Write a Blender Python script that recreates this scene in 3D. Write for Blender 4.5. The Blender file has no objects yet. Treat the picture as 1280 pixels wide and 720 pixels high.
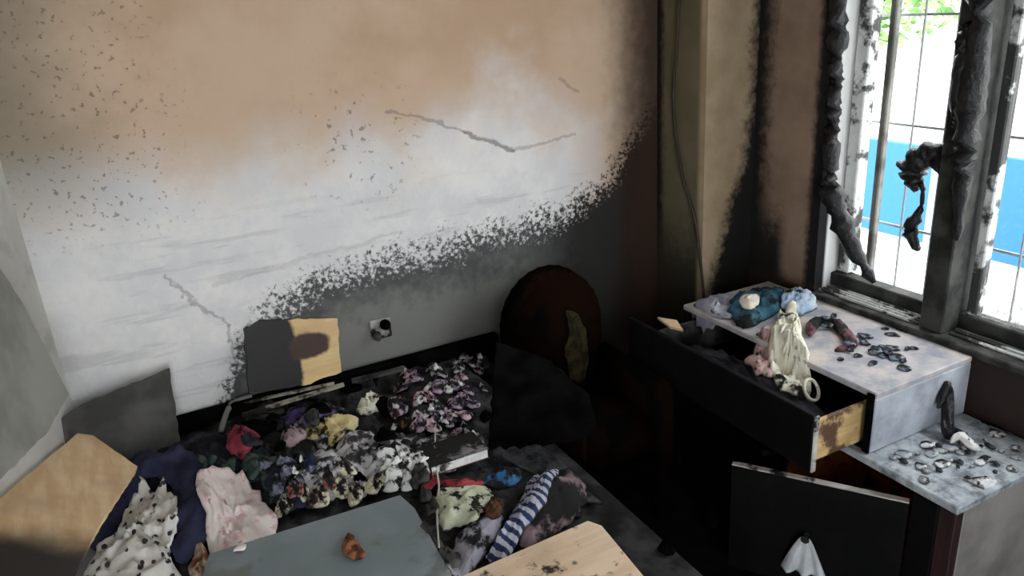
import bpy, bmesh, math, random
import numpy as np
from mathutils import Vector, Matrix, noise as mnoise

# ------------------------------------------------------------------ camera
S = bpy.context.scene
COL = S.collection
CAM_H = 1.65
FPX = 954.0
AX = np.array([.88584394, -.21403478, .41166689])    # room axes seen in camera space (right, down, forward)
AY = np.array([-.459444, -.28083578, .84264018])
AZ = np.array([-.06474351, -.93558558, -.34711367])
camd = bpy.data.cameras.new('camera'); cam = bpy.data.objects.new('camera', camd); COL.objects.link(cam)
camd.sensor_width = 36.0; camd.lens = FPX / 1280 * 36; camd.clip_start = .02
rows = [Vector((a[0], -a[1], -a[2])) for a in (AX, AY, AZ)]
cam.matrix_world = Matrix.Translation((0, 0, CAM_H)) @ Matrix([list(r) for r in rows]).to_4x4()
S.camera = cam

# ------------------------------------------------------------------ light
S.view_settings.view_transform = 'Standard'; S.view_settings.look = 'None'
S.view_settings.gamma = 1; S.view_settings.use_curve_mapping = False
S.view_settings.exposure = 3.1
W = bpy.data.worlds.new('overcast_sky'); S.world = W; W.use_nodes = True
W.node_tree.nodes['Background'].inputs[0].default_value = (.93, .97, 1.0, 1)
W.node_tree.nodes['Background'].inputs[1].default_value = 1.0
sd_ = bpy.data.lights.new('sun', 'SUN'); sd_.energy = 1.1; sd_.angle = .12; sd_.color = (1, .96, .9)
sun = bpy.data.objects.new('sun', sd_); COL.objects.link(sun); sun.rotation_euler = Vector((-.62, -.1, .78)).to_track_quat('Z', 'Y').to_euler()   # high behind the house, on the yard

# ------------------------------------------------------------------ helpers: pixels and rays
def ray(px, py):
    r = np.array([px - 640, py - 360, FPX]); return np.array([r @ AX, r @ AY, r @ AZ])
def on(px, py, ax, v):
    r = ray(px, py); o = np.array([0, 0, CAM_H]); return Vector(o + r * ((v - o[ax]) / r[ax]))
def on_plane(px, py, p, n):
    r = Vector(ray(px, py)); o = Vector((0, 0, CAM_H)); n = Vector(n)
    return o + r * ((Vector(p) - o).dot(n) / r.dot(n))

# ------------------------------------------------------------------ helpers: materials
class NT:
    def __init__(s, name):
        s.m = bpy.data.materials.new(name); s.m.use_nodes = True; s.t = s.m.node_tree
        s.b = s.t.nodes['Principled BSDF']; s.co = s.t.nodes.new('ShaderNodeTexCoord').outputs['Object']
        s._sep = None
    def put(s, sock, v):
        if isinstance(v, bpy.types.NodeSocket): s.t.links.new(v, sock)
        elif isinstance(v, tuple) and len(v) == 3 and sock.type == 'RGBA': sock.default_value = (*v, 1)
        else: sock.default_value = v
    def xyz(s):
        if not s._sep:
            n = s.t.nodes.new('ShaderNodeSeparateXYZ'); s.t.links.new(s.co, n.inputs[0]); s._sep = n.outputs
        return s._sep
    def m_(s, op, a, b=0.0, c=0.0, clamp=False):
        n = s.t.nodes.new('ShaderNodeMath'); n.operation = op; n.use_clamp = clamp
        for i, v in enumerate((a, b, c)): s.put(n.inputs[i], v)
        return n.outputs[0]
    def add(s, a, b): return s.m_('ADD', a, b)
    def mul(s, a, b): return s.m_('MULTIPLY', a, b)
    def sub(s, a, b): return s.m_('SUBTRACT', a, b)
    def mx(s, a, b): return s.m_('MAXIMUM', a, b)
    def step(s, v, lo, hi, a=0.0, b=1.0):
        n = s.t.nodes.new('ShaderNodeMapRange'); n.interpolation_type = 'SMOOTHSTEP'
        flip = lo > hi
        if flip: lo, hi, a, b = hi, lo, b, a
        s.put(n.inputs[0], v); n.inputs[1].default_value = lo; n.inputs[2].default_value = hi
        n.inputs[3].default_value = a; n.inputs[4].default_value = b
        return n.outputs[0]
    def noise(s, scale, detail=3.0, rough=.55, stretch=None, off=0.0):
        n = s.t.nodes.new('ShaderNodeTexNoise'); v = s.co
        mp = s.t.nodes.new('ShaderNodeMapping'); s.t.links.new(v, mp.inputs[0])
        mp.inputs[1].default_value = (off, off * .7, off * 1.3)
        if stretch: mp.inputs[3].default_value = stretch
        s.t.links.new(mp.outputs[0], n.inputs['Vector'])
        n.inputs['Scale'].default_value = scale; n.inputs['Detail'].default_value = detail; n.inputs['Roughness'].default_value = rough
        return n.outputs['Fac']
    def cells(s, scale, off=0.0):
        n = s.t.nodes.new('ShaderNodeTexVoronoi'); mp = s.t.nodes.new('ShaderNodeMapping'); s.t.links.new(s.co, mp.inputs[0])
        mp.inputs[1].default_value = (off, off, off); s.t.links.new(mp.outputs[0], n.inputs['Vector']); n.inputs['Scale'].default_value = scale
        return n.outputs['Distance']
    def mix(s, f, a, b):
        n = s.t.nodes.new('ShaderNodeMix'); n.data_type = 'RGBA'
        s.put(n.inputs[0], f); s.put(n.inputs[6], a); s.put(n.inputs[7], b); return n.outputs[2]
    def curve(s, v, pts, lo, hi):
        x = s.step0(v, lo, hi)
        n = s.t.nodes.new('ShaderNodeFloatCurve'); c = n.mapping.curves[0]
        ys = [p[1] for p in pts]; y0, y1 = min(ys), max(ys)
        q = [((p[0] - lo) / (hi - lo), (p[1] - y0) / (y1 - y0)) for p in pts]
        c.points[0].location = q[0]; c.points[1].location = q[-1]
        for p in q[1:-1]: c.points.new(*p)
        for p in c.points: p.handle_type = 'VECTOR'
        n.mapping.update(); s.put(n.inputs[1], x)
        return s.add(s.mul(n.outputs[0], y1 - y0), y0)
    def step0(s, v, lo, hi):
        n = s.t.nodes.new('ShaderNodeMapRange'); s.put(n.inputs[0], v); n.inputs[1].default_value = lo; n.inputs[2].default_value = hi
        return n.outputs[0]
    def out(s, col, rough=.85, bump=None, strength=.3, dist=.01, spec=.25):
        s.put(s.b.inputs['Base Color'], col); s.put(s.b.inputs['Roughness'], rough); s.b.inputs['Specular IOR Level'].default_value = spec
        if bump is not None:
            n = s.t.nodes.new('ShaderNodeBump'); n.inputs['Strength'].default_value = strength; n.inputs['Distance'].default_value = dist
            s.put(n.inputs['Height'], bump); s.t.links.new(n.outputs[0], s.b.inputs['Normal'])
        return s.m

def m_two(name, c1, c2, scale=20, rough=.9, burn=0.0, bscale=9, bcol=(.012, .011, .011), bump=.35, spec=.2, off=0.0, sharp=.12, detail=4, soft=.04):
    """two tones by noise, and scorched patches over them"""
    n = NT(name); f = n.step(n.noise(scale, detail, off=off), .5 - sharp, .5 + sharp)
    c = n.mix(f, c1, c2)
    if burn: c = n.mix(n.step(n.noise(bscale, 5, .65, off=off + 3.1), .58 - burn * .3 + soft, .58 - burn * .3 - soft, 1.0, 0.0), c, bcol)
    return n.out(c, rough, n.noise(scale * 4, 4, off=off), bump, .006, spec)
def m_wood(name, c1, c2, grain=(3, 40, 40), burn=0.0, bscale=5, bcol=(.015, .012, .01), extra=None, rough=.6, off=0.0):
    n = NT(name); g = n.noise(1.0, 6, .6, stretch=grain, off=off)
    c = n.mix(n.step(g, .35, .65), c1, c2)
    c = n.mix(n.mul(n.step(n.noise(6, 3, off=off + 1), .45, .75), .45), c, tuple(x * .62 for x in c1))
    if burn: c = n.mix(n.step(n.noise(bscale, 6, .65, off=off + 2), .66 - burn * .3, .56 - burn * .3, 1.0, 0.0), c, bcol)
    if extra: c = extra(n, c)
    return n.out(c, rough, g, .15, .004, .3)
def m_flat(name, c, rough=.6, metal=0.0):
    n = NT(name); m = n.out(n.mix(n.noise(30, 3), tuple(x * .8 for x in c), c), rough); n.b.inputs['Metallic'].default_value = metal; return m

CHAR = m_two('charred_black', (.0015, .0015, .0015), (.004, .0039, .0039), 14, .97, bump=.6, spec=.02)
CHARG = m_two('charred_grey', (.02, .02, .02), (.075, .075, .072), 16, .95, bump=.6, spec=.1)
ASH = m_two('ash_grey', (.24, .26, .28), (.42, .44, .46), 22, .95, burn=.25, bscale=18, bcol=(.06, .065, .07))

# ------------------------------------------------------------------ helpers: objects
def link(o): COL.objects.link(o); return o
def tagit(o, label=None, cat=None, group=None, kind=None):
    if label: o['label'] = label
    if cat: o['category'] = cat
    if group: o['group'] = group
    if kind: o['kind'] = kind
    return o
def mesh_obj(name, verts, faces, mat, parent=None, smooth=False, origin=None):
    vs = [Vector(v) for v in verts]
    if parent is not None: o0 = parent['_o'] if '_o' in parent else parent.matrix_world.translation; o0 = Vector(o0)
    elif origin is not None: o0 = Vector(origin)
    else:
        lo = [min(v[i] for v in vs) for i in range(3)]; hi = [max(v[i] for v in vs) for i in range(3)]
        o0 = Vector(((lo[0] + hi[0]) / 2, (lo[1] + hi[1]) / 2, lo[2]))
    me = bpy.data.meshes.new(name); me.from_pydata([v - o0 for v in vs], [], faces); me.validate()
    bm = bmesh.new(); bm.from_mesh(me); bmesh.ops.recalc_face_normals(bm, faces=bm.faces); bm.to_mesh(me); bm.free()
    if smooth:
        for p in me.polygons: p.use_smooth = True
    o = bpy.data.objects.new(name, me); link(o); me.materials.append(mat)
    if parent is not None: o.parent = parent
    else: o.location = o0
    ORG[o.name] = o0
    return o
ORG = {}
def part(name, verts, faces, mat, parent, smooth=False):
    o0 = ORG[parent.name]
    me_o = mesh_obj(name, verts, faces, mat, None, smooth, origin=o0)
    me_o.location = (0, 0, 0); me_o.parent = parent; ORG[me_o.name] = o0
    return me_o
def thing(name, label, cat, loc, group=None, kind=None):
    o = bpy.data.objects.new(name, None); link(o); o.location = loc; o.empty_display_size = .05; ORG[o.name] = Vector(loc)
    return tagit(o, label, cat, group, kind)
def box(x0, x1, y0, y1, z0, z1):
    v = [(x, y, z) for z in (z0, z1) for y in (y0, y1) for x in (x0, x1)]
    f = [(0, 1, 3, 2), (4, 6, 7, 5), (0, 4, 5, 1), (2, 3, 7, 6), (0, 2, 6, 4), (1, 5, 7, 3)]
    return v, f
def bevbox(x0, x1, y0, y1, z0, z1, b=.004, seg=1):
    bm = bmesh.new(); v, f = box(x0, x1, y0, y1, z0, z1)
    vs = [bm.verts.new(p) for p in v]; [bm.faces.new([vs[i] for i in q]) for q in f]
    bmesh.ops.recalc_face_normals(bm, faces=bm.faces)
    bmesh.ops.bevel(bm, geom=bm.edges[:], offset=b, segments=seg, affect='EDGES')
    v = [p.co.copy() for p in bm.verts]; bm.verts.index_update(); f = [[q.index for q in fc.verts] for fc in bm.faces]; bm.free(); return v, f
def slab(pts, thick, rag=0.0, seed=0, step=.02, nrm=None):
    """flat plate from a coplanar outline; its edges can be ragged (burnt)"""
    pts = [Vector(p) for p in pts]
    n = Vector((0, 0, 0))
    for i in range(len(pts)): n += pts[i].cross(pts[(i + 1) % len(pts)])
    n.normalize()
    if nrm is not None and n.dot(Vector(nrm)) < 0: n = -n
    elif nrm is None and n.z < 0: n = -n
    if rag:
        rnd = random.Random(seed); q = []
        for i, a in enumerate(pts):
            b = pts[(i + 1) % len(pts)]; k = max(1, int((b - a).length / step)); d = (b - a).normalized(); s = n.cross(d)
            for j in range(k):
                p = a.lerp(b, j / k)
                if j: p = p + s * rnd.uniform(-rag, rag)
                q.append(p)
        pts = q
    N = len(pts); v = pts + [p - n * thick for p in pts]
    f = [list(range(N)), list(range(2 * N - 1, N - 1, -1))] + [(i, i + N, (i + 1) % N + N, (i + 1) % N) for i in range(N)]
    return v, f
def tube(path, r, k=8):
    path = [Vector(p) for p in path]; v = []; f = []
    rr = r if isinstance(r, (list, tuple)) else [r] * len(path)
    for i, p in enumerate(path):
        d = (path[min(i + 1, len(path) - 1)] - path[max(i - 1, 0)]).normalized()
        a = d.cross(Vector((0, 0, 1)));
        if a.length < .1: a = d.cross(Vector((1, 0, 0)))
        a.normalize(); b = d.cross(a)
        for j in range(k):
            t = 2 * math.pi * j / k; v.append(p + a * math.cos(t) * rr[i] + b * math.sin(t) * rr[i])
    for i in range(len(path) - 1):
        for j in range(k): f.append((i * k + j, i * k + (j + 1) % k, (i + 1) * k + (j + 1) % k, (i + 1) * k + j))
    f.append(tuple(range(k - 1, -1, -1))); f.append(tuple(range((len(path) - 1) * k, len(path) * k)))
    return v, f
def join(*parts):
    V = []; F = []
    for v, f in parts:
        n = len(V); V += list(v); F += [[i + n for i in q] for q in f]
    return V, F
def spline(pts, n, closed=False):
    pts = [Vector(p) for p in pts]; out = []; N = len(pts); segs = N if closed else N - 1
    for i in range(segs):
        g = (lambda k: pts[k % N]) if closed else (lambda k: pts[max(0, min(N - 1, k))])
        p0, p1, p2, p3 = g(i - 1), g(i), g(i + 1), g(i + 2)
        for j in range(n):
            t = j / n
            out.append(.5 * (2 * p1 + (p2 - p0) * t + (2 * p0 - 5 * p1 + 4 * p2 - p3) * t * t + (3 * p1 - p0 - 3 * p2 + p3) * t ** 3))
    if not closed: out.append(pts[-1])
    return out

# ------------------------------------------------------------------ helpers: things lying on one another
GX0, GY0, GC, GNX, GNY = -.9, .1, .01, 300, 230
HF = np.zeros((GNX, GNY)); CAP = np.full((GNX, GNY), 9.0)
def hbox(x0, x1, y0, y1, z):
    a, b = int((x0 - GX0) / GC), int((x1 - GX0) / GC); c, d = int((y0 - GY0) / GC), int((y1 - GY0) / GC)
    HF[max(a, 0):b, max(c, 0):d] = np.maximum(HF[max(a, 0):b, max(c, 0):d], z)
def hf(x, y):
    i = min(max(int((x - GX0) / GC), 0), GNX - 1); j = min(max(int((y - GY0) / GC), 0), GNY - 1); return HF[i, j]
def hfs(x, y, r=.02):
    return sum(hf(x + a * r, y + b * r) for a in (-1, -.5, 0, .5, 1) for b in (-1, -.5, 0, .5, 1)) / 25
def hit(px, py):
    r = ray(px, py); r = r / np.linalg.norm(r); t = .5
    while t < 4.5:
        p = np.array([0, 0, CAM_H]) + r * t
        if p[2] <= hf(p[0], p[1]) + 1e-4: return Vector(p)
        t += .004
    return Vector(p)
def settle(V, F, top):
    """raise the height map under every top face, so that later things lie on this one"""
    for q in F:
        if max(q) >= top: continue
        p = np.array([V[k] for k in q])
        if len(q) == 3: p = np.vstack([p, p[2:]])
        if len(q) > 4: continue
        n = int(max(np.abs(p[:, :2].max(0) - p[:, :2].min(0))) / GC * 1.6) + 2
        u = np.linspace(0, 1, n); a, b = np.meshgrid(u, u); a = a.ravel()[:, None]; b = b.ravel()[:, None]
        pts = p[0] * (1 - a) * (1 - b) + p[1] * a * (1 - b) + p[2] * a * b + p[3] * (1 - a) * b
        ii = np.clip(((pts[:, 0] - GX0) / GC).astype(int), 0, GNX - 1); jj = np.clip(((pts[:, 1] - GY0) / GC).astype(int), 0, GNY - 1)
        np.maximum.at(HF, (ii, jj), np.minimum(pts[:, 2], np.maximum(CAP[ii, jj], HF[ii, jj])))
def fold(x, y, s, f):
    """sharp creases over soft swells, roughly 0..1"""
    w = mnoise.noise(Vector((x * f * .5, y * f * .5, s + 3))) * .6 / f
    t = 0
    for g_, a in ((1, .5), (2.1, .32), (4.3, .18)): t += a * (1 - abs(mnoise.noise(Vector(((x + w) * f * g_, (y - w) * f * g_, s + g_)))) * 2.4)
    return t
def inside(p):
    """keep a lying thing clear of the back and left walls"""
    y = min(p[1], 2.285); x = min(max(p[0], -.27 - .2 * (2.31 - y) + .015), 1.962); return x, y
def cloth_mesh(outline, mound, fo, seed, freq, thick, K=9, n=5, drop=.09):
    """outline: world points (x, y); drapes over what lies below"""
    o = spline([(p[0], p[1], 0) for p in outline], n, True); N = len(o)
    c = sum(o, Vector()) / N; V = []; hc = hfs(*inside(c)[:2])
    for k in range(K + 1):
        s = k / K
        for q in (o if k else [o[0]]):
            w = 1 + .16 * mnoise.noise(Vector((q.x * 38, q.y * 38, seed + 5)))
            x, y = inside((c.x + (q.x - c.x) * s * w, c.y + (q.y - c.y) * s * w))
            e = 1 - s * s
            z = min(max(hfs(x, y), hc - drop), hc + drop) + thick + .001 + mound * e ** .7 + fo * max(0, fold(x, y, seed, freq)) * (.25 + .75 * e)
            V.append((x, y, z))
    T = len(V); V += [(x, y, z - thick) for x, y, z in V]
    def idx(k, j): return 0 if k == 0 else 1 + (k - 1) * N + j % N
    F = []
    for off in (0, T):
        for j in range(N): F.append([off, idx(1, j) + off, idx(1, j + 1) + off])
        for k in range(1, K):
            for j in range(N): F.append([idx(k, j) + off, idx(k + 1, j) + off, idx(k + 1, j + 1) + off, idx(k, j + 1) + off])
    for j in range(N): F.append([idx(K, j), idx(K, j + 1), idx(K, j + 1) + T, idx(K, j) + T])
    return V, F, T
def cloth(name, label, cat, px, mat, mound=.02, fo=.015, seed=1, freq=22, thick=.006, group=None, K=9, drop=.09):
    V, F, T = cloth_mesh([hit(*p) for p in px], mound * .6, fo * 1.6, seed, freq, thick, K + 4, 8, drop=drop)
    settle(V, F, T)
    o = mesh_obj(name, V, F, mat, None, True)
    return tagit(o, label, cat, group)
def scrap(name, label, cat, px, py, size, mat, seed, group, fo=.012, mound=.006, asp=1.0):
    rnd = random.Random(seed); p = hit(px, py); k = rnd.randint(5, 7); a0 = rnd.uniform(0, 6.28); rot = rnd.uniform(0, 3.14)
    out = []
    for i in range(k):
        a = a0 + i * 2 * math.pi / k; r = size * rnd.uniform(.55, 1.1); x, y = r * math.cos(a), r * math.sin(a) * asp
        out.append((p.x + x * math.cos(rot) - y * math.sin(rot), p.y + x * math.sin(rot) + y * math.cos(rot)))
    V, F, T = cloth_mesh(out, mound * .5, fo * 1.35, seed, min(60, .8 / size), .003, 5, 4, .018); settle(V, F, T)
    return tagit(mesh_obj(name, V, F, mat, None, True), label, cat, group)
def roll_mesh(px, radii, seed, flat=.55, k=24, n=10, lift=0.0):
    """lumpy rolled or bunched length of cloth along a path of pixels"""
    P = spline([(*hit(*p)[:2], 0) for p in px], n); R = spline([(r, 0, 0) for r in radii], n); V = []; F = []
    zs = [hfs(p.x, p.y, .03) for p in P]; zs = [sum(zs[max(0, i - 3):i + 4]) / len(zs[max(0, i - 3):i + 4]) for i in range(len(P))]
    L = len(P)
    for i, p in enumerate(P):
        d = (P[min(i + 1, L - 1)] - P[max(i - 1, 0)]).normalized(); a = Vector((-d.y, d.x, 0)); r = R[i].x
        e = min(1, .45 + .55 * min(i, L - 1 - i) / 3)
        for j in range(k):
            t = 2 * math.pi * j / k; w = 1 + .35 * mnoise.noise(Vector((i * .22, math.cos(t) * 1.3 + seed, math.sin(t) * 1.3))) - .22 * abs(mnoise.noise(Vector((i * .35 + math.cos(t), math.cos(t) * 3 + seed, math.sin(t) * 3))))
            q = p + a * math.cos(t) * r * w * e; x, y = inside(q)
            V.append((x, y, zs[i] + lift + r * flat * (1 + math.sin(t)) * w * e))
    for i in range(L - 1):
        for j in range(k): F.append((i * k + j, i * k + (j + 1) % k, (i + 1) * k + (j + 1) % k, (i + 1) * k + j))
    F += [tuple(range(k)), tuple(range((L - 1) * k, L * k))]
    settle(V, F, len(V)); return V, F
def roll(name, label, cat, px, radii, mat, seed, flat=.55, group=None, lift=0.0):
    V, F = roll_mesh(px, radii, seed, flat, lift=lift)
    return tagit(mesh_obj(name, V, F, mat, None, True), label, cat, group)

# ================================================================== THE SETTING
BY, RX, LX = 2.31, 2.0, -.283          # back wall, right wall, left corner
COLX, COLY = 1.773, 2.045              # corner column
WT = .2                                # wall thickness
ZC = 2.6
def struct(name, vf, mat, smooth=False):
    return tagit(mesh_obj(name, *vf, mat, None, smooth, origin=(0, 0, 0)), kind='structure')

def wall_material():
    n = NT('smoke_stained_plaster'); x, y, z = n.xyz()[0], n.xyz()[1], n.xyz()[2]
    n1 = n.noise(2.2, 5, .6); n2 = n.noise(7, 5, .65, off=4); n3 = n.noise(70, 3, .7, off=1); n4 = n.noise(26, 4, .6, off=8)
    white = n.mix(n.step(n2, .35, .68), (.62, .62, .63), (.74, .73, .71))
    tan = n.mix(n.step(n1, .35, .65), (.44, .295, .19), (.52, .375, .265))
    top = n.step(n.add(z, n.add(n.mul(n.sub(n1, .5), .75), n.mul(n.sub(n2, .5), .25))), 1.10, 1.48)
    rightb = n.mul(n.step(n.add(x, n.mul(n.sub(n2, .5), .3)), 1.30, 1.62), .9)
    c = n.mix(n.mx(n.mul(top, .95), rightb), white, tan)
    lg = n.mul(n.step(n.add(x, n.mul(n.sub(n1, .5), .4)), .12, -.28), n.step(z, 1.0, 1.45))
    c = n.mix(n.mul(lg, .8), c, (.17, .155, .12))
    # washed grey streaks, level
    st = n.noise(3.0, 4, .6, stretch=(1, 1, 9), off=5)
    c = n.mix(n.mul(n.mul(n.step(st, .56, .66), n.step(z, 1.2, 1.05)), .35), c, (.36, .37, .38))
    # mould specks by the left corner and a few further on
    sp = n.mul(n.step(n.noise(62, 2, .5, off=2), .60, .68), n.mul(n.step(n.add(x, n.mul(n.sub(n2, .5), .5)), .22, .02), n.step(z, 1.05, 1.2)))
    c = n.mix(n.mul(sp, .6), c, (.10, .075, .05))
    dx = n.sub(x, .64); dz = n.sub(z, 1.28); dd = n.m_('SQRT', n.add(n.mul(dx, dx), n.mul(dz, dz)))
    sp2 = n.mul(n.step(n.noise(50, 2, .5, off=12), .63, .70), n.step(dd, .28, .10))
    c = n.mix(n.mul(sp2, .6), c, (.16, .09, .05))
    # cracks
    wob = n.mul(n.sub(n.noise(14, 4, .6, off=6), .5), .06)
    def seg(ax, az, bx, bz, w, k, c):
        L2 = (bx - ax) ** 2 + (bz - az) ** 2
        px_, pz_ = n.sub(n.add(x, wob), ax), n.sub(n.add(z, wob), az)
        t = n.m_('DIVIDE', n.add(n.mul(px_, bx - ax), n.mul(pz_, bz - az)), L2, clamp=True)
        ex, ez = n.sub(px_, n.mul(t, bx - ax)), n.sub(pz_, n.mul(t, bz - az))
        d = n.m_('SQRT', n.add(n.mul(ex, ex), n.mul(ez, ez)))
        return n.mix(n.mul(n.step(d, w, w * .25), k), c, (.16, .13, .12))
    for s in ((.745, 1.37, 1.0, 1.275, .008, .5), (1.0, 1.275, 1.165, 1.185, .013, .7), (1.165, 1.185, 1.42, 1.215, .008, .4), (1.36, 1.40, 1.44, 1.36, .010, .4),
              (.02, .98, .17, .80, .007, .45), (.17, .80, .16, .62, .007, .4), (.15, .93, .75, .985, .010, .18)): c = seg(*s, c)
    # soot thrown up from the fire: a level tide line that climbs to the corner
    tide = n.curve(x, [(-.4, .15), (.05, .42), (.17, .70), (.275, .80), (.46, .885), (.73, .90), (1.02, .905), (1.34, .93), (1.55, 1.02), (1.68, 1.17), (1.74, 1.22), (1.80, 1.25)], -.4, 1.8)
    d = n.add(n.sub(tide, z), n.mul(n.sub(n2, .5), .16))
    sm = n.step(n.add(n.mul(d, 5.5), n.mul(n.sub(n3, .5), n.step(n.m_('ABSOLUTE', d), .02, .16, 3.0, .3))), -.3, .3)
    grey = n.mix(n.step(n.add(d, n.mul(n.sub(n4, .5), .2)), .05, .22), (.075, .079, .079), (.185, .187, .175))
    grey = n.mix(n.step(n.add(x, n.mul(n.sub(n4, .5), .15)), 1.16, 1.42), grey, (.022, .021, .02))
    grey = n.mix(n.step(n.add(x, n.mul(n.sub(n4, .5), .15)), 1.55, 1.70), grey, (.006, .006, .006))
    c = n.mix(sm, c, grey)
    cor = n.step(n.add(x, n.mul(n.sub(n4, .5), .10)), 1.50, 1.75)
    c = n.mix(n.mul(cor, .93), c, (.045, .026, .018))
    return n.out(c, .92, n.add(n.noise(60, 4), n.mul(n2, 2)), .25, .006, .2)
def column_material():
    n = NT('smoked_shaded_column_plaster'); x, y, z = n.xyz()[0], n.xyz()[1], n.xyz()[2]
    n2 = n.noise(7, 5, .6, off=2); n4 = n.noise(30, 4, .65, off=5)
    c = n.mix(n.step(n2, .3, .7), (.30, .225, .14), (.40, .31, .21))
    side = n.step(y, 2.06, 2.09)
    c = n.mix(side, c, n.mix(n.step(n2, .3, .7), (.15, .12, .08), (.11, .10, .055)))  # left face painted darker: its dimmer light is put into the colour
    c = n.mix(n.step(n.add(y, n.mul(n.sub(n4, .5), .05)), 2.255, 2.30), c, (.012, .008, .006))
    cd = n.curve(z, [(0, -.1), (.6, .03), (.8, .08), (.95, .12), (1.05, .17), (1.3, .195), (2.6, .205)], 0, 2.6)      # soot in the inner corner
    d = n.sub(n.sub(x, COLX), cd)
    s = n.step(n.add(n.mul(d, 9), n.mul(n.sub(n4, .5), .9)), -.25, .35)
    c = n.mix(n.mul(s, n.sub(1.0, side)), c, (.012, .012, .011))
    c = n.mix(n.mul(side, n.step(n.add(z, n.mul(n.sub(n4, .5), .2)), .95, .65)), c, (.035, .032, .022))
    return n.out(c, .92, n.noise(60, 4), .25, .005, .2)
def right_material():
    n = NT('smoked_window_wall_plaster'); x, y, z = n.xyz()[0], n.xyz()[1], n.xyz()[2]
    n2 = n.noise(6, 5, .6, off=3); n4 = n.noise(28, 4, .65, off=9)
    c = n.mix(n.step(n2, .3, .7), (.19, .135, .095), (.27, .19, .14))
    c = n.mix(n.step(n.add(y, n.mul(n.sub(n4, .5), .10)), 1.94, 2.03), c, (.012, .012, .011))
    lowm = n.mul(n.step(n.add(z, n.mul(n.sub(n4, .5), .25)), .98, .78), n.step(n.add(y, n.mul(n.sub(n2, .5), .1)), 1.86, 1.92))
    c = n.mix(lowm, c, (.014, .013, .012))
    c = n.mix(n.step(n.add(y, n.mul(n.sub(n4, .5), .04)), 1.80, 1.765), c, (.010, .010, .011))
    c = n.mix(n.step(n.add(z, n.mul(n.sub(n4, .5), .06)), .70, .64), c, (.03, .02, .018))
    # the reveal behind the frame stays pale where the frame shielded it
    c = n.mix(n.mul(n.step(x, 2.035, 2.05), n.step(z, .60, .66)), c, (.62, .63, .62))
    return n.out(c, .92, n.noise(60, 4), .25, .005, .2)
def plain_wall(name, a, b, k=.3):
    n = NT(name); c = n.mix(n.step(n.noise(3, 5, .6), .35, .65), a, b)
    c = n.mix(n.mul(n.step(n.noise(9, 5, .6, off=3), .5, .7), k), c, (.18, .17, .15)); return n.out(c, .92, n.noise(60, 4), .25, .005, .2)

WALL = wall_material()
LDIR = Vector((-.2, -1, 0)).normalized(); LN = Vector((1, -.2, 0)).normalized(); LP = Vector((LX, BY, 0))
YF = -1.3
lxf = LX - .2 * (BY - YF)
struct('floor', box(-1.2, RX + WT, YF, BY + WT, -.12, 0), m_two('charred_floor', (.002, .002, .002), (.007, .0065, .006), 9, .9, bump=.5, spec=.1))
struct('ceiling', box(-1.2, RX + WT, YF, BY + WT, ZC, ZC + .12), plain_wall('sooty_ceiling', (.20, .17, .14), (.3, .26, .22)))
struct('wall_back', box(-1.0, RX + WT, BY, BY + WT, 0, ZC), WALL)
a, b = Vector((LX, BY, 0)), Vector((lxf, YF, 0)); off = -LN * WT
struct('wall_left', slab([a, b, b + off, a + off], ZC * -1, nrm=(0, 0, 1)), plain_wall('grimy_plaster', (.50, .495, .47), (.62, .61, .58)))
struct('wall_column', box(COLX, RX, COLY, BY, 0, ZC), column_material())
WY0, WY1, WZ0, WZ1 = .42, 1.735, .665, 2.15
RM = right_material()
struct('wall_right', join(box(RX, RX + WT, YF, WY0, 0, ZC), box(RX, RX + WT, WY1, BY, 0, ZC), box(RX, RX + WT, WY0, WY1, 0, WZ0), box(RX, RX + WT, WY0, WY1, WZ1, ZC)), RM)

struct('wall_front', join(box(-1.2, -.75, YF - WT, YF, 0, ZC), box(.55, RX + WT, YF - WT, YF, 0, ZC), box(-.75, .55, YF - WT, YF, 2.2, ZC)), plain_wall('front_plaster', (.3, .28, .25), (.42, .4, .36)))

# ------------------------------------------------------------------ window
FRM = m_two('scorched_frame', (.009, .009, .009), (.04, .042, .037), 12, .7, bump=.5, spec=.3)
PALE = m_two('pale_window_plastic', (.55, .57, .56), (.72, .73, .71), 10, .6, burn=.3, bscale=7, bcol=(.05, .05, .05))
win = thing('window_1', None, None, (RX + .1, 1.08, WZ0), kind='structure')
def wp(name, b, mat=FRM, par=None): return part(name, *bevbox(*b, .004), mat, par or win)
FX0, FX1 = RX + .075, RX + .13
wp('bottom_rail', (FX0, FX1, WY0, WY1, WZ0 + .004, WZ0 + .05))
wp('top_rail', (FX0, FX1, WY0, WY1, WZ1 - .05, WZ1 - .002))
wp('jamb_post', (RX + .10, RX + .15, WY1 - .05, WY1 - .003, WZ0 + .05, WZ1 - .05), PALE)
wp('jamb_post', (FX0, FX1, WY0 + .003, WY0 + .05, WZ0 + .05, WZ1 - .05))
wp('mullion', (RX - .005, RX + .07, 1.262, 1.335, WZ0 + .004, WZ1 - .05))
wp('mullion', (RX + .071, RX + .13, 1.268, 1.325, WZ0 + .05, WZ1 - .05))
wp('sash_stile', (RX + .085, RX + .12, 1.225, 1.255, WZ0 + .05, WZ1 - .05), PALE)
wp('sash_stile', (RX + .12, RX + .145, 1.615, 1.638, WZ0 + .05, WZ1 - .05), m_two('grey_stile', (.10, .10, .09), (.2, .2, .18), 12))
wp('sash_stile', (RX + .10, RX + .125, 1.36, 1.378, WZ0 + .05, WZ1 - .05), m_two('rusty_stile', (.25, .19, .15), (.4, .33, .28), 12))
wp('sill', (RX - .03, RX + .074, WY0 - .02, WY1 - .012, WZ0 - .02, WZ0 + .003), m_two('charred_sill', (.014, .014, .014), (.06, .06, .055), 14, bump=.5))
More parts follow.
